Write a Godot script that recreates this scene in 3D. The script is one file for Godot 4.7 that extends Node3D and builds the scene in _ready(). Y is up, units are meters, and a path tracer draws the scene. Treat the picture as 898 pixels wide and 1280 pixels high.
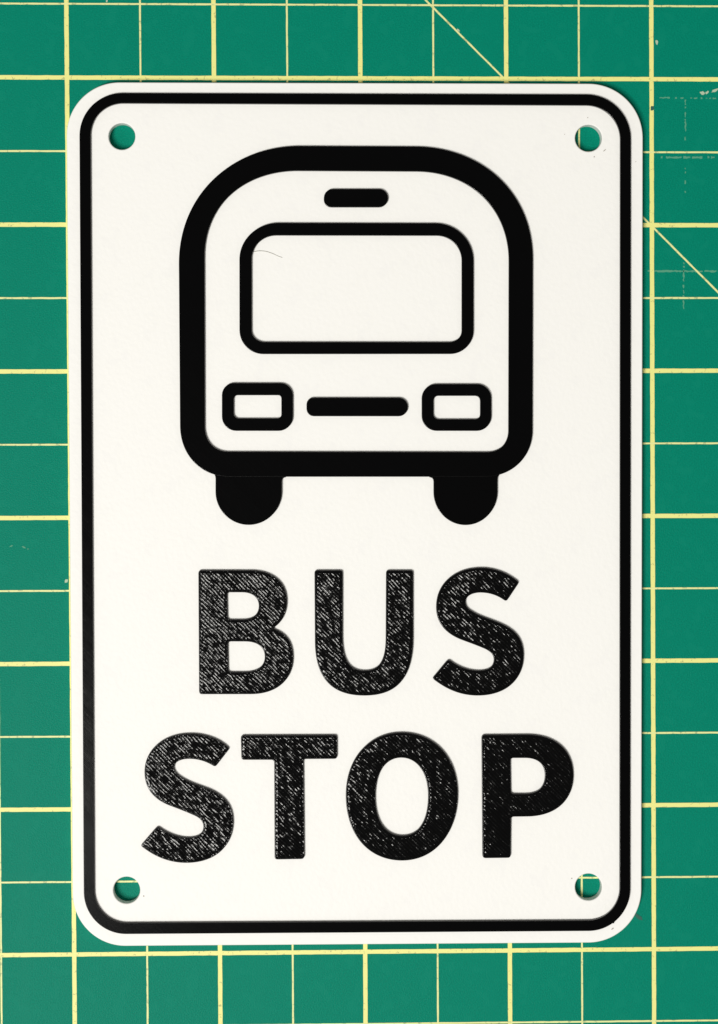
extends Node3D
# A 3D-printed bus stop sign lying on a green cutting mat. Measured in millimetres on the mat
# (x to the right, z towards the bottom edge of the sign), built in metres.

const MM := 0.001
const MAT_TOP := 3.0          # the mat is 3 mm thick and lies on y = 0
const PLATE := 2.5            # thickness of the white plate
const RAISED := 0.7           # the black plastic stands this far above the plate
const PITCH := 0.5            # width of one printed bead
const INCH := 25.4
const GRID_X := -51.0         # where a bold line and a fine line of the grid cross
const GRID_Z := -88.0
const SHEAR := 0.00322        # the upright lines of the grid lean a little

# Outlines in millimetres: two numbers are a line to a point, six a curve; the first contour is the outside, the others are holes.
const OUTLINES := {
	"plate": [
		[[-51.13, -64.95], [-51.15, -70.03, -47.05, -74.14, -41.97, -74.14], [39.03, -74.14], [44.26, -74.14, 48.5, -69.93, 48.49, -64.73], [48.28, 66.13], [48.27, 71.24, 44.12, 75.38, 39, 75.37], [-41.61, 75.21], [-46.66, 75.2, -50.75, 71.07, -50.77, 66]],
		[[-43.92, -64.83], [-43.91, -66.09, -42.89, -67.11, -41.63, -67.11], [-41.63, -67.11], [-40.37, -67.12, -39.35, -66.1, -39.36, -64.84], [-39.36, -64.84], [-39.36, -63.58, -40.39, -62.56, -41.65, -62.56], [-41.65, -62.56], [-42.91, -62.55, -43.92, -63.57, -43.92, -64.83]],
		[[36.69, -64.7], [36.69, -65.97, 37.74, -67.01, 39.02, -67.01], [39.02, -67.01], [40.3, -67.01, 41.34, -65.98, 41.34, -64.7], [41.34, -64.7], [41.34, -63.43, 40.3, -62.39, 39.02, -62.39], [39.02, -62.39], [37.73, -62.39, 36.69, -63.42, 36.69, -64.7]],
		[[36.65, 65.58], [36.65, 64.29, 37.7, 63.25, 38.99, 63.26], [38.99, 63.26], [40.28, 63.27, 41.33, 64.33, 41.33, 65.62], [41.33, 65.62], [41.33, 66.92, 40.28, 67.96, 38.99, 67.94], [38.99, 67.94], [37.7, 67.93, 36.65, 66.88, 36.65, 65.58]],
		[[-43.72, 65.46], [-43.72, 64.17, -42.68, 63.14, -41.4, 63.15], [-41.4, 63.15], [-40.13, 63.16, -39.1, 64.21, -39.1, 65.5], [-39.1, 65.5], [-39.11, 66.78, -40.15, 67.81, -41.42, 67.8], [-41.42, 67.8], [-42.7, 67.79, -43.73, 66.74, -43.72, 65.46]]],
	"border": [
		[[-48.88, -64.8], [-48.89, -68.88, -45.58, -72.19, -41.49, -72.19], [38.51, -72.16], [42.81, -72.16, 46.29, -68.7, 46.29, -64.43], [46.21, 65.92], [46.21, 69.94, 42.95, 73.19, 38.93, 73.18], [-41.46, 72.99], [-45.5, 72.98, -48.78, 69.68, -48.79, 65.61]],
		[[-46.98, -64.8], [-46.98, -67.9, -44.47, -70.41, -41.36, -70.41], [38.6, -70.26], [41.82, -70.25, 44.43, -67.65, 44.43, -64.45], [44.35, 65.76], [44.35, 68.85, 41.84, 71.35, 38.74, 71.34], [-41.41, 71.06], [-44.46, 71.05, -46.94, 68.56, -46.94, 65.48]]],
	"bus_body": [
		[[-31.92, -42.99], [-31.87, -54.81, -22.74, -63.16, -11.03, -63.18], [8.72, -63.13], [20.35, -63.15, 29.27, -55.3, 29.26, -43.7], [29.18, -14.08], [29.18, -9.36, 25.56, -6.04, 20.83, -6.06], [-23.21, -6.17], [-28.46, -6.18, -31.83, -10.06, -31.83, -15.03]],
		[[-27.5, -44.09], [-27.45, -52.89, -20.69, -58.88, -11.32, -58.89], [9.13, -58.82], [18.68, -58.74, 25.08, -52.26, 25.07, -43.42], [24.97, -14.09], [24.97, -12.01, 23.62, -10.35, 21.25, -10.35], [-23.47, -10.52], [-25.96, -10.53, -27.55, -12.26, -27.54, -14.88]]],
	"wheel_l": [
		[[-26.52, -7.98], [-13.68, -6.98], [-13.61, -6.06], [-14.06, -6.03, -14.29, -5.78, -14.29, -5.32], [-14.3, -3.56], [-14.31, -0.41, -16.89, 2.17, -20.05, 2.16], [-23.21, 2.15, -25.77, -0.44, -25.76, -3.59], [-25.75, -5.9], [-25.75, -6.45, -26.05, -6.87, -26.66, -7.15]]],
	"wheel_r": [
		[[11.25, -6.91], [23.89, -7.57], [23.89, -6.74], [23.35, -6.47, 23.09, -6.05, 23.08, -5.5], [23.08, -3.43], [23.08, -0.29, 20.6, 2.32, 17.51, 2.31], [14.43, 2.3, 11.96, -0.33, 11.97, -3.46], [11.97, -5.25], [11.97, -5.71, 11.73, -5.96, 11.25, -6]]],
	"windscreen": [
		[[-21.5, -43.63], [-21.49, -47.12, -18.47, -49.95, -14.73, -49.95], [12.32, -49.92], [15.99, -49.91, 18.97, -47, 18.96, -43.42], [18.95, -31.34], [18.94, -29.13, 17.14, -27.33, 14.92, -27.33], [-17.4, -27.34], [-19.69, -27.34, -21.53, -29.19, -21.53, -31.48]],
		[[-19.38, -43.65], [-19.38, -45.93, -17.46, -47.78, -15.1, -47.78], [12.61, -47.76], [14.98, -47.76, 16.9, -45.84, 16.9, -43.47], [16.88, -31.32], [16.88, -30.25, 15.88, -29.38, 14.66, -29.38], [-17.2, -29.43], [-18.42, -29.43, -19.41, -30.3, -19.4, -31.37]]],
	"destination_bar": [
		[[-6.91, -54.28], [-6.91, -55.11, -6.23, -55.79, -5.39, -55.79], [2.62, -55.8], [3.49, -55.81, 4.19, -55.1, 4.19, -54.24], [4.19, -54.21], [4.19, -53.34, 3.48, -52.64, 2.61, -52.64], [-5.61, -52.63], [-6.33, -52.63, -6.92, -53.21, -6.92, -53.93]]],
	"grille_bar": [
		[[-10, -18.7], [-9.99, -19.31, -9.5, -19.81, -8.89, -19.81], [5.98, -19.78], [6.85, -19.78, 7.56, -19.07, 7.55, -18.2], [7.55, -18.15], [7.55, -17.28, 6.84, -16.57, 5.97, -16.57], [-8.76, -16.6], [-9.45, -16.6, -10, -17.16, -10, -17.85]]],
	"headlight_l": [
		[[-24.6, -20.3], [-24.59, -21.44, -23.66, -22.37, -22.52, -22.36], [-14.53, -22.35], [-13.31, -22.35, -12.32, -21.36, -12.33, -20.14], [-12.34, -16.56], [-12.34, -15.19, -13.46, -14.08, -14.83, -14.08], [-22.14, -14.1], [-23.51, -14.1, -24.62, -15.21, -24.61, -16.59]],
		[[-22.54, -19.56], [-22.54, -19.94, -22.23, -20.25, -21.85, -20.25], [-14.9, -20.24], [-14.59, -20.24, -14.34, -19.99, -14.35, -19.69], [-14.35, -16.93], [-14.36, -16.55, -14.67, -16.24, -15.05, -16.24], [-21.73, -16.25], [-22.19, -16.25, -22.55, -16.62, -22.55, -17.08]]],
	"headlight_r": [
		[[9.94, -19.65], [9.94, -21.03, 11.06, -22.14, 12.44, -22.14], [19.53, -22.13], [20.91, -22.13, 22.03, -21.01, 22.03, -19.63], [22.03, -16.5], [22.02, -15.13, 20.9, -14.01, 19.52, -14.01], [12.57, -14.03], [11.11, -14.03, 9.93, -15.21, 9.94, -16.66]],
		[[11.99, -19.26], [11.99, -19.72, 12.37, -20.09, 12.83, -20.09], [19.24, -20.08], [19.7, -20.08, 20.07, -19.71, 20.07, -19.25], [20.07, -16.87], [20.07, -16.41, 19.69, -16.04, 19.23, -16.04], [12.82, -16.05], [12.36, -16.05, 11.99, -16.42, 11.99, -16.88]]],
	"letter_b": [
		[[-28.77, 10.5], [-28.77, 10.14, -28.59, 9.96, -28.23, 9.96], [-19.71, 10], [-16.02, 10.01, -13.44, 12.05, -13.45, 15.38], [-13.45, 17.48, -14.32, 18.96, -15.56, 19.82], [-15.75, 19.98, -15.74, 20.13, -15.51, 20.26], [-13.46, 21.06, -12.41, 22.67, -12.41, 25.14], [-12.43, 29.1, -15.35, 31.51, -19.79, 31.48], [-28.21, 31.44], [-28.54, 31.43, -28.71, 31.27, -28.73, 30.94]],
		[[-23.79, 14.32], [-23.79, 13.98, -23.62, 13.81, -23.27, 13.81], [-21.2, 13.82], [-19.48, 13.82, -18.35, 14.74, -18.35, 16.17], [-18.36, 17.7, -19.5, 18.54, -21.22, 18.53], [-23.19, 18.52], [-23.55, 18.52, -23.73, 18.35, -23.73, 18.02]],
		[[-23.7, 22.86], [-23.7, 22.5, -23.52, 22.32, -23.15, 22.32], [-20.74, 22.34], [-18.65, 22.35, -17.34, 23.27, -17.35, 25], [-17.35, 26.6, -18.66, 27.63, -20.88, 27.62], [-23.12, 27.61], [-23.47, 27.61, -23.64, 27.44, -23.64, 27.11]]],
	"letter_u": [
		[[-8.7, 10.53], [-8.7, 10.2, -8.53, 10.04, -8.2, 10.04], [-4.33, 10.06], [-3.98, 10.06, -3.81, 10.23, -3.81, 10.58], [-3.84, 21.73], [-3.78, 25.68, -2.69, 27.47, -0.1, 27.49], [2.5, 27.5, 3.62, 25.72, 3.62, 21.76], [3.7, 10.58], [3.7, 10.25, 3.86, 10.09, 4.19, 10.09], [7.88, 10.11], [8.24, 10.11, 8.42, 10.29, 8.42, 10.65], [8.4, 21.78], [8.39, 28.72, 5.71, 31.88, -0.11, 31.84], [-5.92, 31.81, -8.68, 28.63, -8.66, 22.2]]],
	"letter_s1": [
		[[26.55, 12.04], [24.96, 10.72, 22.73, 9.72, 20.25, 9.71], [15.54, 9.69, 12.4, 12.4, 12.39, 16.48], [12.38, 19.33, 14.04, 21.07, 16.52, 22.12], [18, 22.7, 19.49, 23.2, 20.98, 23.88], [21.85, 24.33, 22.42, 24.83, 22.42, 25.7], [22.41, 26.94, 21.35, 27.6, 19.73, 27.59], [18, 27.58, 16.26, 26.9, 14.93, 25.88], [14.63, 25.65, 14.36, 25.66, 14.13, 25.93], [11.95, 28.54], [11.75, 28.77, 11.77, 28.97, 12, 29.14], [14.03, 30.73, 16.5, 31.94, 19.6, 31.95], [24.69, 31.98, 27.63, 29.07, 27.63, 24.98], [27.63, 21.88, 25.95, 20.26, 22.97, 19.13], [21.48, 18.5, 19.99, 18.12, 18.76, 17.33], [17.89, 16.88, 17.52, 16.38, 17.52, 15.64], [17.52, 14.65, 18.64, 14.03, 20.12, 14.04], [21.86, 14.05, 23.22, 14.67, 24.16, 15.34], [24.43, 15.54, 24.66, 15.51, 24.86, 15.25], [26.6, 12.65], [26.76, 12.41, 26.75, 12.2, 26.55, 12.04]]],
	"letter_s2": [
		[[-23.78, 40.6], [-25.31, 39.13, -27.77, 38.25, -30.23, 38.24], [-34.91, 38.21, -38.19, 40.91, -38.21, 44.86], [-38.22, 47.95, -36.43, 49.7, -33.97, 50.7], [-32.5, 51.26, -31.02, 51.84, -29.55, 52.52], [-28.56, 52.97, -28.07, 53.6, -28.07, 54.46], [-28.08, 55.58, -29.07, 56.31, -30.67, 56.3], [-32.52, 56.29, -34.24, 55.53, -35.57, 54.58], [-35.86, 54.35, -36.12, 54.36, -36.35, 54.62], [-38.68, 57.3], [-38.88, 57.53, -38.86, 57.73, -38.63, 57.9], [-36.47, 59.6, -34.01, 60.68, -31.06, 60.71], [-25.88, 60.75, -22.91, 57.72, -22.89, 53.63], [-22.88, 50.54, -24.6, 48.91, -27.31, 47.78], [-29.03, 47.15, -30.51, 46.65, -31.49, 46.02], [-32.6, 45.39, -33.09, 44.77, -33.08, 44.15], [-33.08, 43.16, -31.97, 42.63, -30.49, 42.64], [-28.77, 42.65, -27.42, 43.2, -26.36, 43.85], [-26.1, 44.02, -25.87, 43.97, -25.67, 43.71], [-23.69, 41.17], [-23.55, 40.98, -23.59, 40.79, -23.78, 40.6]]],
	"letter_t": [
		[[-21.54, 39.11], [-21.54, 38.76, -21.37, 38.59, -21.02, 38.59], [-5.37, 38.64], [-5.01, 38.64, -4.83, 38.82, -4.83, 39.19], [-4.84, 42.29], [-4.84, 42.63, -5.01, 42.8, -5.36, 42.8], [-10.23, 42.8], [-10.54, 42.79, -10.69, 42.95, -10.67, 43.26], [-10.57, 59.56], [-10.57, 59.99, -10.77, 60.2, -11.17, 60.2], [-15.22, 60.24], [-15.58, 60.24, -15.76, 60.05, -15.76, 59.69], [-15.78, 43.4], [-15.78, 43.07, -15.95, 42.91, -16.28, 42.9], [-20.94, 42.87], [-21.29, 42.87, -21.46, 42.7, -21.46, 42.35]]],
	"letter_o": [
		[[6.3, 38.29], [0.61, 38.25, -3.36, 42.74, -3.38, 49.19], [-3.39, 55.89, 0.43, 60.56, 6.38, 60.61], [12.21, 60.66, 16.12, 55.79, 16.13, 49.08], [16.14, 42.62, 12, 38.33, 6.3, 38.29]],
		[[6.29, 42.68], [3.57, 42.66, 1.78, 45.25, 1.77, 49.47], [1.76, 53.69, 3.54, 56.24, 6.39, 56.26], [9.24, 56.28, 10.93, 53.76, 10.94, 49.41], [10.95, 45.32, 9.02, 42.7, 6.29, 42.68]]],
	"letter_p": [
		[[20.26, 39.29], [20.26, 38.95, 20.43, 38.77, 20.78, 38.78], [28.08, 38.77], [33.31, 38.8, 36.29, 41.63, 36.29, 45.98], [36.29, 50.46, 33.05, 53.13, 28.07, 53.09], [25.88, 53.1], [25.55, 53.11, 25.39, 53.29, 25.39, 53.62], [25.33, 59.71], [25.33, 60.1, 25.14, 60.29, 24.76, 60.28], [20.98, 60.3], [20.6, 60.3, 20.4, 60.11, 20.38, 59.73]],
		[[25.32, 43.38], [25.32, 43.03, 25.5, 42.86, 25.84, 42.86], [27.83, 42.87], [30.07, 42.88, 31.31, 43.96, 31.31, 45.95], [31.31, 47.94, 30.07, 49.13, 27.83, 49.11], [25.89, 49.1], [25.56, 49.09, 25.39, 48.93, 25.39, 48.6]]],
}

var rng := RandomNumberGenerator.new()
var black_side: StandardMaterial3D
var black_flat: StandardMaterial3D
var black_text: StandardMaterial3D
const TEXT_AREA := Rect2(-42.0, 7.0, 84.0, 57.0)
const TEXT_DENSITY := 18.0    # texture pixels for each millimetre
const TILE_MM := 48.0

func _ready():
	rng.seed = 4711
	camera_and_light()
	make_materials()
	cutting_mat()
	bus_stop_sign()
	stray_hair()

# ---------------------------------------------------------------- camera and light
func camera_and_light():
	var cam := Camera3D.new()
	cam.name = "camera"
	add_child(cam)
	cam.transform = Transform3D(Basis(Vector3(0.999438, 0.033446, 0.002355), Vector3(0.003103, -0.022351, -0.999745), Vector3(-0.033384, 0.999191, -0.022442)).orthonormalized(), Vector3(-14.8864, 419.8283 + MAT_TOP, -9.3776) * MM)
	cam.fov = 24.0
	cam.near = 0.01
	cam.far = 20.0
	cam.current = true
	var env := Environment.new()
	env.background_mode = Environment.BG_COLOR
	env.background_color = Color(1.0, 0.985, 0.95)
	env.background_energy_multiplier = 0.22
	env.tonemap_mode = Environment.TONE_MAPPER_LINEAR
	env.tonemap_exposure = 1.0
	env.sdfgi_enabled = true
	env.ssao_enabled = true
	env.ssil_enabled = true
	var we := WorldEnvironment.new()
	we.name = "environment"
	we.environment = env
	add_child(we)
	# the tube lamp under the ceiling, up and to the lower left of the sign, its length pointing at it
	var lamp := AreaLight3D.new()
	lamp.name = "ceiling_lamp"
	lamp.area_size = Vector2(0.15, 0.6)
	lamp.light_color = Color(1.0, 0.993, 0.968)
	lamp.light_energy = 2.98
	lamp.area_range = 8.0
	lamp.shadow_enabled = true
	add_child(lamp)
	lamp.look_at_from_position(Vector3(-0.5, 1.6, 0.48), Vector3.ZERO, Vector3(-0.72, 0.0, 0.69))

# ---------------------------------------------------------------- materials
func lin(r: float, g: float, b: float) -> Color:
	return Color(r, g, b).linear_to_srgb()

func noise(kind_seed: int, freq: float, octaves := 3) -> FastNoiseLite:
	var n := FastNoiseLite.new()
	n.seed = kind_seed
	n.frequency = freq
	n.fractal_octaves = octaves
	return n

func triplanar(m: StandardMaterial3D, tile_mm: float):
	m.uv1_triplanar = true
	m.uv1_world_triplanar = true
	m.uv1_scale = Vector3.ONE * (1000.0 / tile_mm)

func speckled(called: String, base: Color, spot: Color, part: float, freq: float, grain: float, s: int) -> StandardMaterial3D:
	# a tile of base colour with a grain and with spots of a second colour
	var size := 512
	var fine := noise(s, 0.35, 2).get_seamless_image(size, size)
	var coarse := noise(s + 1, freq, 4).get_seamless_image(size, size)
	fine.convert(Image.FORMAT_L8)
	coarse.convert(Image.FORMAT_L8)
	var a := fine.get_data()
	var b := coarse.get_data()
	var out := PackedByteArray()
	out.resize(size * size * 3)
	for i in size * size:
		var g: float = 1.0 + grain * (a[i] / 127.5 - 1.0)
		var t: float = clampf((b[i] / 255.0 - (1.0 - part)) * 9.0, 0.0, 1.0)
		out[3 * i] = int(clampf(lerpf(base.r * g, spot.r, t), 0, 1) * 255.0)
		out[3 * i + 1] = int(clampf(lerpf(base.g * g, spot.g, t), 0, 1) * 255.0)
		out[3 * i + 2] = int(clampf(lerpf(base.b * g, spot.b, t), 0, 1) * 255.0)
	var m := StandardMaterial3D.new()
	m.resource_name = called
	m.albedo_texture = ImageTexture.create_from_image(Image.create_from_data(size, size, false, Image.FORMAT_RGB8, out))
	return m

func grain_normal(s: int, freq: float, strength: float) -> ImageTexture:
	var img := noise(s, freq, 3).get_seamless_image(512, 512)
	img.convert(Image.FORMAT_RGBA8)
	img.bump_map_to_normal_map(strength)
	return ImageTexture.create_from_image(img)

func plain(called: String, c: Color, rough: float) -> StandardMaterial3D:
	var m := StandardMaterial3D.new()
	m.resource_name = called
	m.albedo_color = c
	m.roughness = rough
	return m

var mat_green: StandardMaterial3D
var line_yellow: StandardMaterial3D
var line_pale: StandardMaterial3D
var plate_white: StandardMaterial3D
var scuff_pale: StandardMaterial3D
var scuff_faint: StandardMaterial3D
var stain_dark: StandardMaterial3D
var speck_grey: StandardMaterial3D

func make_materials():
	mat_green = speckled("mat green", lin(0.0, 0.2, 0.132), lin(0.001, 0.208, 0.138), 0.36, 0.02, 0.14, 11)
	mat_green.roughness = 0.42
	mat_green.metallic_specular = 0.15
	mat_green.normal_enabled = true
	mat_green.normal_texture = grain_normal(15, 0.3, 2.0)
	mat_green.normal_scale = 0.25
	triplanar(mat_green, 41.0)
	line_yellow = speckled("printed yellow", lin(0.79, 0.765, 0.25), lin(0.45, 0.45, 0.16), 0.30, 0.045, 0.05, 21)
	line_yellow.roughness = 0.5
	triplanar(line_yellow, 23.0)
	line_pale = speckled("printed pale yellow", lin(0.74, 0.75, 0.32), lin(0.42, 0.48, 0.21), 0.34, 0.05, 0.06, 31)
	line_pale.roughness = 0.5
	triplanar(line_pale, 29.0)
	plate_white = speckled("white plastic", lin(0.87, 0.862, 0.85), lin(0.862, 0.854, 0.84), 0.35, 0.012, 0.006, 41)
	plate_white.roughness = 0.5
	plate_white.metallic_specular = 0.4
	plate_white.normal_enabled = true
	plate_white.normal_texture = grain_normal(45, 0.06, 2.0)
	plate_white.normal_scale = 0.12
	triplanar(plate_white, 37.0)
	scuff_pale = plain("pale scuff", lin(0.40, 0.50, 0.36), 0.7)
	scuff_faint = plain("faint scuff", lin(0.07, 0.29, 0.18), 0.7)
	stain_dark = plain("dark stain", lin(0.003, 0.09, 0.065), 0.6)
	speck_grey = plain("grey dirt", lin(0.42, 0.39, 0.36), 0.8)
	black_side = plain("black plastic", lin(0.002, 0.002, 0.0022), 0.22)
	black_side.metallic_specular = 0.45
	black_flat = plain("black plastic, smooth beads", lin(0.002, 0.002, 0.0022), 0.17)
	black_flat.metallic_specular = 0.12
	black_flat.normal_enabled = true
	black_flat.normal_texture = flat_beads()
	black_text = plain("black plastic, rough beads", lin(0.002, 0.002, 0.0022), 0.12)
	black_text.metallic_specular = 0.22
	black_text.normal_enabled = true
	black_text.normal_texture = text_beads()

func hash01(i: int, k: int) -> float:
	var h := (i * 374761393 + k * 668265263) & 0x7fffffff
	h = ((h ^ (h >> 13)) * 1274126177) & 0x7fffffff
	return float((h ^ (h >> 16)) & 0xffff) / 65535.0

func put_normal(out: PackedByteArray, at: int, nx: float, nz: float):
	# nx and nz lean along x and z; green points against the image's rows
	var l := 1.0 / sqrt(nx * nx + nz * nz + 1.0)
	out[at] = int(127.5 + 127.5 * nx * l)
	out[at + 1] = int(127.5 - 127.5 * nz * l)
	out[at + 2] = int(127.5 + 127.5 * l)

func flat_beads() -> ImageTexture:
	# well ironed beads that run down to the right, with a few blemishes; repeats after TILE_MM
	var size := 1024
	var k := TILE_MM / size
	var blot := noise(71, 0.03, 3).get_seamless_image(size, size)
	blot.convert(Image.FORMAT_L8)
	var bl := blot.get_data()
	var fine := noise(73, 0.25, 2).get_seamless_image(size, size)
	fine.convert(Image.FORMAT_L8)
	var fi := fine.get_data()
	var out := PackedByteArray()
	out.resize(size * size * 3)
	var lines := 136.0          # beads across the tile, a whole number so that the tile closes
	for y in size:
		for x in size:
			var i := y * size + x
			var c := fposmod(float(x - y) / size, 1.0) * lines
			var n := int(c)
			var u := c - n - 0.5
			var b: float = bl[i] / 255.0
			var amp := 0.025 + 0.03 * b
			var across := amp * 2.0 * u + 0.01 * (hash01(n, 5) - 0.5)
			var along: float = 0.03 * (fi[i] / 127.5 - 1.0)
			put_normal(out, 3 * i, (across + along) * 0.7071, (along - across) * 0.7071)
	return ImageTexture.create_from_image(Image.create_from_data(size, size, false, Image.FORMAT_RGB8, out))

func text_beads() -> ImageTexture:
	# the coarse top layer of the letters: beads that run down to the right inside, one bead along each outline
	var w := int(TEXT_AREA.size.x * TEXT_DENSITY)
	var h := int(TEXT_AREA.size.y * TEXT_DENSITY)
	var near := PackedFloat32Array()
	near.resize(w * h)
	near.fill(9.0)
	var nx := PackedFloat32Array()
	nx.resize(w * h)
	var nz := PackedFloat32Array()
	nz.resize(w * h)
	var reach := 0.62
	for key in OUTLINES:
		if not key.begins_with("letter"):
			continue
		for ring in OUTLINES[key]:
			var pts := contour(ring)
			for i in pts.size():
				var a := (pts[i] - TEXT_AREA.position) * TEXT_DENSITY
				var b := (pts[(i + 1) % pts.size()] - TEXT_AREA.position) * TEXT_DENSITY
				var r := reach * TEXT_DENSITY
				var d := b - a
				var dd := maxf(d.length_squared(), 1e-6)
				for y in range(maxi(0, int(minf(a.y, b.y) - r)), mini(h, int(maxf(a.y, b.y) + r) + 1)):
					for x in range(maxi(0, int(minf(a.x, b.x) - r)), mini(w, int(maxf(a.x, b.x) + r) + 1)):
						var p := Vector2(x + 0.5, y + 0.5)
						var t := clampf((p - a).dot(d) / dd, 0.0, 1.0)
						var q := p - a - d * t
						var l := q.length() / TEXT_DENSITY
						var j := y * w + x
						if l < near[j]:
							near[j] = l
							var ql := maxf(q.length(), 1e-4)
							nx[j] = -q.x / ql
							nz[j] = -q.y / ql
	var wander := noise(81, 0.16, 2)
	var lean := noise(83, 1.0, 2)
	var pitch_noise := noise(85, 1.0, 2)
	var broad := noise(87, 0.11, 2)
	var out := PackedByteArray()
	out.resize(w * h * 3)
	for y in h:
		for x in w:
			var j := y * w + x
			var px := x / TEXT_DENSITY
			var pz := y / TEXT_DENSITY
			var along := (px + pz) * 0.7071
			var c := (px - pz) * 0.7071 / PITCH + 200.0 + 0.25 * wander.get_noise_2d(along, (px - pz) * 0.3)
			var n := int(c)
			var u := c - n - 0.5
			var wild := 1.0 + 0.5 * broad.get_noise_2d(px, pz)
			var across := 0.78 * u * wild + 0.16 * (hash01(n, 3) - 0.5) + 0.18 * lean.get_noise_2d(along * 0.35, n * 9.1)
			var length := 0.105 * pitch_noise.get_noise_2d(along * 0.6, n * 6.7 + 40.0) + 0.06 * pitch_noise.get_noise_2d(px * 3.0, pz * 3.0 + 90.0)
			var tx := (across + length) * 0.7071
			var tz := (length - across) * 0.7071
			if near[j] < reach:
				# the bead along the outline falls towards the edge and towards the joint behind it
				var v := near[j] / 0.45 - 0.5
				var edge := clampf((reach - near[j]) / 0.14, 0.0, 1.0)
				var slope := -0.15 * v + 0.14 * pitch_noise.get_noise_2d(px * 1.7, pz * 1.7)
				# nx, nz point inwards from the outline's far side: they lead from the pixel to the edge
				tx = lerpf(tx, nx[j] * slope * -1.0, edge * 0.85)
				tz = lerpf(tz, nz[j] * slope * -1.0, edge * 0.85)
				tx += 0.08 * lean.get_noise_2d(px * 4.0, pz * 4.0)
			put_normal(out, 3 * j, tx, tz)
	return ImageTexture.create_from_image(Image.create_from_data(w, h, false, Image.FORMAT_RGB8, out))

# ---------------------------------------------------------------- shapes
func contour(ring: Array) -> PackedVector2Array:
	var pts := PackedVector2Array()
	for s in ring:
		var e := Vector2(s[-2], s[-1])
		if s.size() == 6 and pts.size():
			var a := pts[-1]
			var b := Vector2(s[0], s[1])
			var c := Vector2(s[2], s[3])
			var n := clampi(int((a.distance_to(b) + b.distance_to(c) + c.distance_to(e)) / 0.45), 4, 40)
			for i in range(1, n):
				var t := float(i) / n
				pts.append(a.bezier_interpolate(b, c, e, t))
		if not pts.size() or pts[-1].distance_to(e) > 0.015:
			pts.append(e)
	if pts[0].distance_to(pts[-1]) < 0.015:
		pts.remove_at(pts.size() - 1)
	return pts

func area(p: PackedVector2Array) -> float:
	var a := 0.0
	for i in p.size():
		a += p[i].cross(p[(i + 1) % p.size()])
	return a / 2.0

func outward(p: PackedVector2Array) -> PackedVector2Array:
	# mitred normals that point out of the material: contours with a positive area run round it, holes the other way
	var n := PackedVector2Array()
	for i in p.size():
		var d0 := (p[i] - p[i - 1]).normalized()
		var d1 := (p[(i + 1) % p.size()] - p[i]).normalized()
		var a := Vector2(d0.y, -d0.x)
		var b := Vector2(d1.y, -d1.x)
		n.append((a + b) / maxf(1.0 + a.dot(b), 0.5))
	return n

func tri(st: SurfaceTool, v: Array, n: Array):
	var flat: Vector3 = (v[2] - v[0]).cross(v[1] - v[0])
	var order := [0, 1, 2] if flat.dot(n[0] + n[1] + n[2]) >= 0.0 else [0, 2, 1]
	for i in order:
		st.set_normal(n[i])
		st.add_vertex(v[i])

func cap(st: SurfaceTool, rings: Array, y: float, up: float, uv_at: Vector2, uv_size: Vector2):
	# holes are joined to the outside by a cut at their rightmost point
	var poly: PackedVector2Array = rings[0].duplicate()
	var holes := rings.slice(1)
	holes.sort_custom(func(a, b): return right_end(a).x > right_end(b).x)
	for hole in holes:
		var k := 0
		for i in hole.size():
			if hole[i].x > hole[k].x:
				k = i
		var best := -1
		for i in poly.size():
			if best >= 0 and poly[i].distance_squared_to(hole[k]) >= poly[best].distance_squared_to(hole[k]):
				continue
			var clear := true
			for r in [poly, hole]:
				for q in r.size():
					var c: Vector2 = r[q]
					var d: Vector2 = r[(q + 1) % r.size()]
					if c.is_equal_approx(poly[i]) or d.is_equal_approx(poly[i]) or c.is_equal_approx(hole[k]) or d.is_equal_approx(hole[k]):
						continue
					if Geometry2D.segment_intersects_segment(poly[i], hole[k], c, d) != null:
						clear = false
			if clear:
				best = i
		var joined := poly.slice(0, best + 1)
		for i in hole.size() + 1:
			joined.append(hole[(k + i) % hole.size()])
		joined.append_array(poly.slice(best))
		poly = joined
	var t := Geometry2D.triangulate_polygon(poly)
	if t.is_empty():
		push_error("a cap could not be triangulated")
	for i in range(0, t.size(), 3):
		var p := [poly[t[i]], poly[t[i + 1]], poly[t[i + 2]]]
		if ((p[1] - p[0]).cross(p[2] - p[0]) < 0.0) == (up > 0.0):
			p.reverse()
		for q in p:
			st.set_normal(Vector3(0, up, 0))
			st.set_uv((q - uv_at) / uv_size)
			st.add_vertex(Vector3(q.x, y, q.y) * MM)

func right_end(p: PackedVector2Array) -> Vector2:
	var best := p[0]
	for q in p:
		if q.x > best.x:
			best = q
	return best

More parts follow.
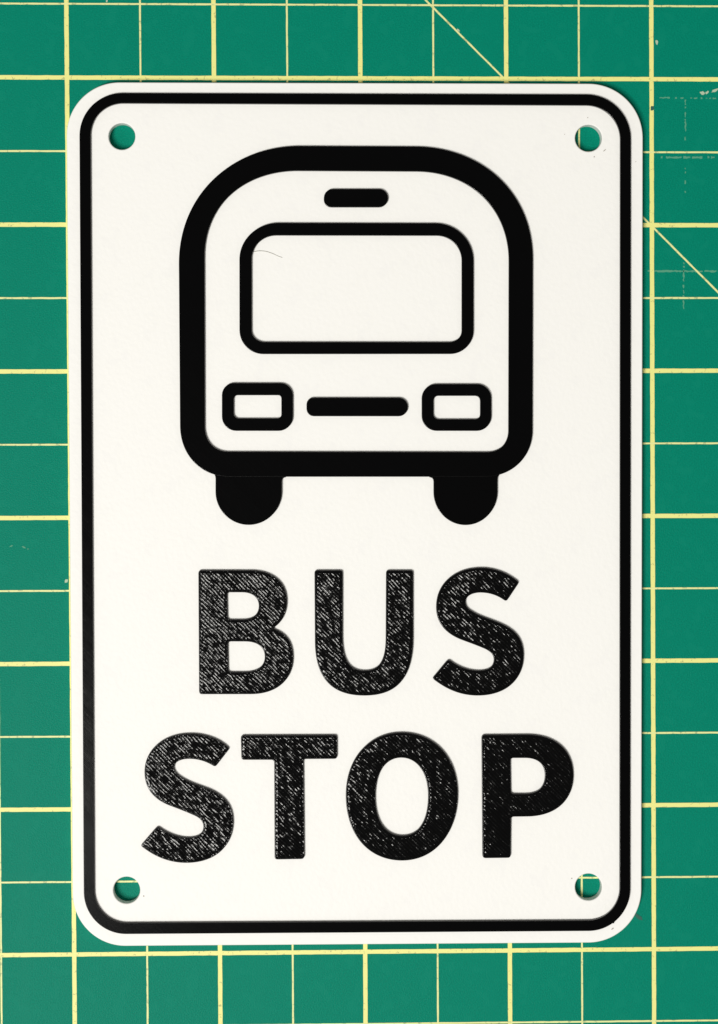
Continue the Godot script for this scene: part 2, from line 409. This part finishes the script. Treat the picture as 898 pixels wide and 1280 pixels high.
func solid(called: String, rings: Array, bottom: float, top: float, bevel: float, side: Material, face: Material, parent: Node, uv_at := Vector2.ZERO, uv_size := Vector2.ONE) -> MeshInstance3D:
	# a sheet with the given outline, its upper edges rounded
	var walls := SurfaceTool.new()
	walls.begin(Mesh.PRIMITIVE_TRIANGLES)
	var faces := SurfaceTool.new()
	faces.begin(Mesh.PRIMITIVE_TRIANGLES)
	var tops := []
	var feet := []
	for k in rings.size():
		var p: PackedVector2Array = rings[k].duplicate()
		if (area(p) > 0.0) != (k == 0):
			p.reverse()
		var n := outward(p)
		var levels := [[0.0, bottom, 0.0], [0.0, top - bevel, 0.0]]
		for s in range(1, 4):
			var a := s * PI / 6.0
			levels.append([bevel * (1.0 - cos(a)), top - bevel + bevel * sin(a), a])
		for l in levels.size() - 1:
			for i in p.size():
				var j := (i + 1) % p.size()
				var v := []
				var m := []
				for c in [[i, l], [j, l], [j, l + 1], [i, l + 1]]:
					var q: Vector2 = p[c[0]] - n[c[0]] * levels[c[1]][0]
					var o: Vector2 = n[c[0]].normalized() * cos(levels[c[1]][2])
					v.append(Vector3(q.x, levels[c[1]][1], q.y) * MM)
					m.append(Vector3(o.x, sin(levels[c[1]][2]), o.y).normalized())
				tri(walls, [v[0], v[1], v[2]], [m[0], m[1], m[2]])
				tri(walls, [v[0], v[2], v[3]], [m[0], m[2], m[3]])
		var inset := PackedVector2Array()
		for i in p.size():
			inset.append(p[i] - n[i] * bevel)
		tops.append(inset)
		feet.append(p)
	cap(faces, tops, top, 1.0, uv_at, uv_size)
	var under := SurfaceTool.new()
	under.begin(Mesh.PRIMITIVE_TRIANGLES)
	cap(under, feet, bottom, -1.0, uv_at, uv_size)
	faces.generate_tangents()
	var mesh := faces.commit()
	walls.commit(mesh)
	under.commit(mesh)
	mesh.surface_set_material(0, face)
	mesh.surface_set_material(1, side)
	mesh.surface_set_material(2, side)
	return piece(called, mesh, parent)

func piece(called: String, mesh: Mesh, parent: Node) -> MeshInstance3D:
	var o := MeshInstance3D.new()
	o.name = called
	o.mesh = mesh
	o.cast_shadow = GeometryInstance3D.SHADOW_CASTING_SETTING_ON
	parent.add_child(o, true)
	return o

func group_node(called: String, parent: Node) -> Node3D:
	var o := Node3D.new()
	o.name = called
	parent.add_child(o, true)
	return o

func tag(o: Node, label: String, category := ""):
	o.set_meta("label", label)
	if category:
		o.set_meta("category", category)

func rounded(x0: float, z0: float, x1: float, z1: float, r: float) -> PackedVector2Array:
	var p := PackedVector2Array()
	for c in [[x1 - r, z1 - r, 0.0], [x0 + r, z1 - r, 0.5], [x0 + r, z0 + r, 1.0], [x1 - r, z0 + r, 1.5]]:
		for i in 7:
			var a: float = (c[2] + i / 12.0) * PI
			p.append(Vector2(c[0] + r * cos(a), c[1] + r * sin(a)))
	return p

# ---------------------------------------------------------------- the mat
func ribbon(from: Vector2, to: Vector2, width: float, rough: float, y: float, step: float, gaps := 0.0) -> ArrayMesh:
	# a printed line: a thin strip of ink with slightly ragged edges, broken in places where gaps is above nought
	var st := SurfaceTool.new()
	st.begin(Mesh.PRIMITIVE_TRIANGLES)
	var n := maxi(2, int(from.distance_to(to) / step))
	var side := (to - from).normalized().orthogonal()
	var l := []
	var r := []
	for i in n + 1:
		var p := from.lerp(to, float(i) / n)
		l.append(p + side * (width / 2.0 + rng.randf_range(-rough, rough)))
		r.append(p - side * (width / 2.0 + rng.randf_range(-rough, rough)))
	for i in n:
		if rng.randf() < gaps:
			continue
		var v := []
		for q in [l[i], l[i + 1], r[i + 1], r[i]]:
			v.append(Vector3(q.x, y, q.y) * MM)
		var up := [Vector3.UP, Vector3.UP, Vector3.UP]
		tri(st, [v[0], v[1], v[2]], up)
		tri(st, [v[0], v[2], v[3]], up)
	return st.commit()

func mark(at: Array, y: float, m: Material, called: String, parent: Node):
	# a flat scuff or stain with a ragged outline: [x, z, length, width, turn]
	var st := SurfaceTool.new()
	st.begin(Mesh.PRIMITIVE_TRIANGLES)
	var n := 11
	var ring := []
	for i in n:
		var a := TAU * i / n
		var k := rng.randf_range(0.55, 1.0)
		var q := Vector2(cos(a) * at[2] / 2.0 * k, sin(a) * at[3] / 2.0 * k).rotated(at[4])
		ring.append(Vector3(at[0] + q.x, y, at[1] + q.y) * MM)
	var c := Vector3(at[0], y, at[1]) * MM
	for i in n:
		tri(st, [c, ring[i], ring[(i + 1) % n]], [Vector3.UP, Vector3.UP, Vector3.UP])
	var mesh := st.commit()
	mesh.surface_set_material(0, m)
	piece(called, mesh, parent)

func cutting_mat():
	var mat := group_node("cutting_mat", self)
	tag(mat, "green cutting mat with yellow grid lines lying under the white sign", "cutting mat")
	var x0 := GRID_X - 7.25 * INCH
	var x1 := GRID_X + 11.25 * INCH
	var z0 := GRID_Z - 8.75 * INCH
	var z1 := GRID_Z + 15.75 * INCH
	solid("mat_sheet", [rounded(x0, z0, x1, z1, 6.0)], 0.0, MAT_TOP, 0.5, mat_green, mat_green, mat)
	var ends := [z0 + 0.25 * INCH, z1 - 0.25 * INCH]
	for i in range(-14, 23):
		var x := GRID_X + i * INCH / 2.0
		var bold := posmod(i, 2) == 0
		var mesh := ribbon(Vector2(x + SHEAR * ends[0], ends[0]), Vector2(x + SHEAR * ends[1], ends[1]), 0.75 if bold else 0.31, 0.022 if bold else 0.02, MAT_TOP + 0.04, 1.1)
		mesh.surface_set_material(0, line_yellow if bold else line_pale)
		piece("grid_line", mesh, mat)
	for i in range(-17, 32):
		var z := GRID_Z + i * INCH / 2.0
		var bold := posmod(i, 2) == 1
		var mesh := ribbon(Vector2(x0 + 0.25 * INCH, z), Vector2(x1 - 0.25 * INCH, z), 0.75 if bold else 0.31, 0.022 if bold else 0.02, MAT_TOP + 0.05, 1.1)
		mesh.surface_set_material(0, line_yellow if bold else line_pale)
		piece("grid_line", mesh, mat)
	var slanted := ribbon(Vector2(11.75 - 90.0, -88.35 - 88.9), Vector2(49.04 + 120.0, -51.5 + 119.3), 0.31, 0.02, MAT_TOP + 0.03, 1.1)
	slanted.surface_set_material(0, line_pale)
	piece("diagonal_line", slanted, mat)
	# faint worn lines and scuffs right of the sign
	for s in [[51.8, -72.1, 63.5, -72.0, 0.22, 0.35], [56.33, -73.0, 56.3, -64.4, 0.2, 0.35], [52.0, -61.7, 66.0, -61.75, 0.34, 0.25], [49.4, -41.9, 66.0, -41.85, 0.26, 0.12], [56.06, -43.4, 56.0, -35.0, 0.22, 0.3], [56.3, -60.5, 56.3, -54.0, 0.16, 0.75]]:
		var mesh := ribbon(Vector2(s[0], s[1]), Vector2(s[2], s[3]), s[4], 0.09, MAT_TOP + 0.02, 0.3, s[5])
		mesh.surface_set_material(0, scuff_faint)
		piece("scuff", mesh, mat)
	for s in [[59.3, -72.9, 1.1, 0.7, 0.3], [60.1, -73.0, 0.9, 0.5, -0.8], [61.5, -73.4, 1.6, 0.6, -0.4], [51.3, -81.7, 1.1, 0.55, 1.4], [16.6, -83.7, 0.9, 0.5, 0.8], [-59.1, 6.0, 0.9, 0.35, 0.4], [-58.4, 6.3, 0.4, 0.25, 0.1], [-61.3, 5.8, 0.8, 0.3, -0.3], [-51.8, 11.9, 0.7, 1.1, 0.9], [-44.3, -88.5, 0.4, 0.7, 0.2]]:
		mark(s, MAT_TOP + 0.06, scuff_faint if s[0] < -58.0 else scuff_pale, "scuff", mat)
	for s in [[48.1, 71.4, 2.0, 0.9, 0.7], [50.5, -70.2, 0.9, 1.1, 0.2]]:
		mark(s, MAT_TOP + 0.07, stain_dark, "stain", mat)

# ---------------------------------------------------------------- the sign
func shape(called: String, key: String, parent: Node, face: Material, lower := 0.0) -> MeshInstance3D:
	var rings := []
	for r in OUTLINES[key]:
		rings.append(contour(r))
	var base := MAT_TOP + PLATE
	var text := face == black_text
	return solid(called, rings, base - 0.05, base + RAISED - lower, 0.12 if text else 0.07, black_side, face, parent, TEXT_AREA.position if text else Vector2.ZERO, TEXT_AREA.size if text else Vector2.ONE * TILE_MM)

func bus_stop_sign():
	var sign_root := group_node("bus_stop_sign", self)
	tag(sign_root, "white plastic bus stop sign with raised black border, bus and lettering on the cutting mat", "sign")
	var rings := []
	for r in OUTLINES["plate"]:
		rings.append(contour(r))
	var plate := solid("plate", rings, MAT_TOP + 0.08, MAT_TOP + PLATE, 0.22, plate_white, plate_white, sign_root)
	tag(plate, "white rounded plate with four screw holes")
	for s in [[38.89, -68.25, 0.26, 0.22], [41.82, -62.59, 0.8, 0.22], [40.01, -61.48, 0.3, 0.26], [-38.46, 66.52, 0.3, 0.4], [36.06, 64.07, 0.3, 0.3], [43.21, 72.96, 0.7, 0.3], [47.25, -60.66, 0.24, 0.22], [34.86, -65.34, 0.18, 0.18]]:
		mark([s[0], s[1], s[2], s[3], -0.7], MAT_TOP + PLATE + 0.02, speck_grey, "speck", plate)
	tag(shape("border", "border", sign_root, black_flat), "raised black border line round the plate")
	var blob := PackedVector2Array()
	for i in 10:
		blob.append(Vector2(42.95, 71.55) + Vector2.from_angle(TAU * i / 10.0) * (0.5 + 0.12 * sin(i * 2.3)))
	solid("plastic_blob", [blob], MAT_TOP + PLATE - 0.05, MAT_TOP + PLATE + RAISED - 0.03, 0.15, black_side, black_side, sign_root)
	var icon := group_node("bus_icon", sign_root)
	tag(icon, "raised black picture of a bus seen from the front")
	shape("bus_body", "bus_body", icon, black_flat)
	shape("wheel", "wheel_l", icon, black_flat, 0.006)
	shape("wheel", "wheel_r", icon, black_flat, 0.006)
	shape("windscreen_frame", "windscreen", icon, black_flat)
	shape("destination_bar", "destination_bar", icon, black_flat)
	shape("grille_bar", "grille_bar", icon, black_flat)
	shape("headlight", "headlight_l", icon, black_flat)
	shape("headlight", "headlight_r", icon, black_flat)
	for line in [["BUS", ["letter_b", "letter_u", "letter_s1"]], ["STOP", ["letter_s2", "letter_t", "letter_o", "letter_p"]]]:
		var word := group_node("word", sign_root)
		tag(word, "raised black word " + line[0] + " with rough glossy top")
		for k in line[1].size():
			var l := shape("letter", line[1][k], word, black_text)
			tag(l, "raised black capital letter " + line[0][k])

func stray_hair():
	var st := SurfaceTool.new()
	st.begin(Mesh.PRIMITIVE_TRIANGLES)
	var way := Curve3D.new()
	for p in [[-19.0, 0.08, -45.03], [-18.05, 0.07, -45.17], [-16.95, 0.07, -45.08], [-15.79, 0.07, -44.71], [-14.88, 0.07, -44.29], [-14.1, 0.07, -44.02]]:
		way.add_point(Vector3(p[0], MAT_TOP + PLATE + p[1], p[2]))
	for i in way.point_count:
		var d := way.get_point_position(mini(i + 1, way.point_count - 1)) - way.get_point_position(maxi(i - 1, 0))
		way.set_point_in(i, -d / 6.0)
		way.set_point_out(i, d / 6.0)
	var n := 24
	var long := way.get_baked_length()
	var rows := []
	for i in n + 1:
		var c := way.sample_baked(long * i / n, true)
		var d := way.sample_baked(minf(long * i / n + 0.05, long), true) - way.sample_baked(maxf(long * i / n - 0.05, 0.0), true)
		var side := d.cross(Vector3.UP).normalized()
		var up := side.cross(d).normalized()
		var row := []
		for k in 6:
			var o := side * cos(TAU * k / 6.0) + up * sin(TAU * k / 6.0)
			row.append([(c + o * lerpf(0.065, 0.04, float(i) / n)) * MM, o])
		rows.append(row)
	for i in n:
		for k in 6:
			var q := [rows[i][k], rows[i][(k + 1) % 6], rows[i + 1][(k + 1) % 6], rows[i + 1][k]]
			tri(st, [q[0][0], q[1][0], q[2][0]], [q[0][1], q[1][1], q[2][1]])
			tri(st, [q[0][0], q[2][0], q[3][0]], [q[0][1], q[2][1], q[3][1]])
	var mesh := st.commit()
	mesh.surface_set_material(0, plain("grey hair", lin(0.42, 0.41, 0.37), 0.5))
	var o := piece("stray_hair", mesh, self)
	tag(o, "short thin grey hair lying inside the bus windscreen frame on the sign", "hair")
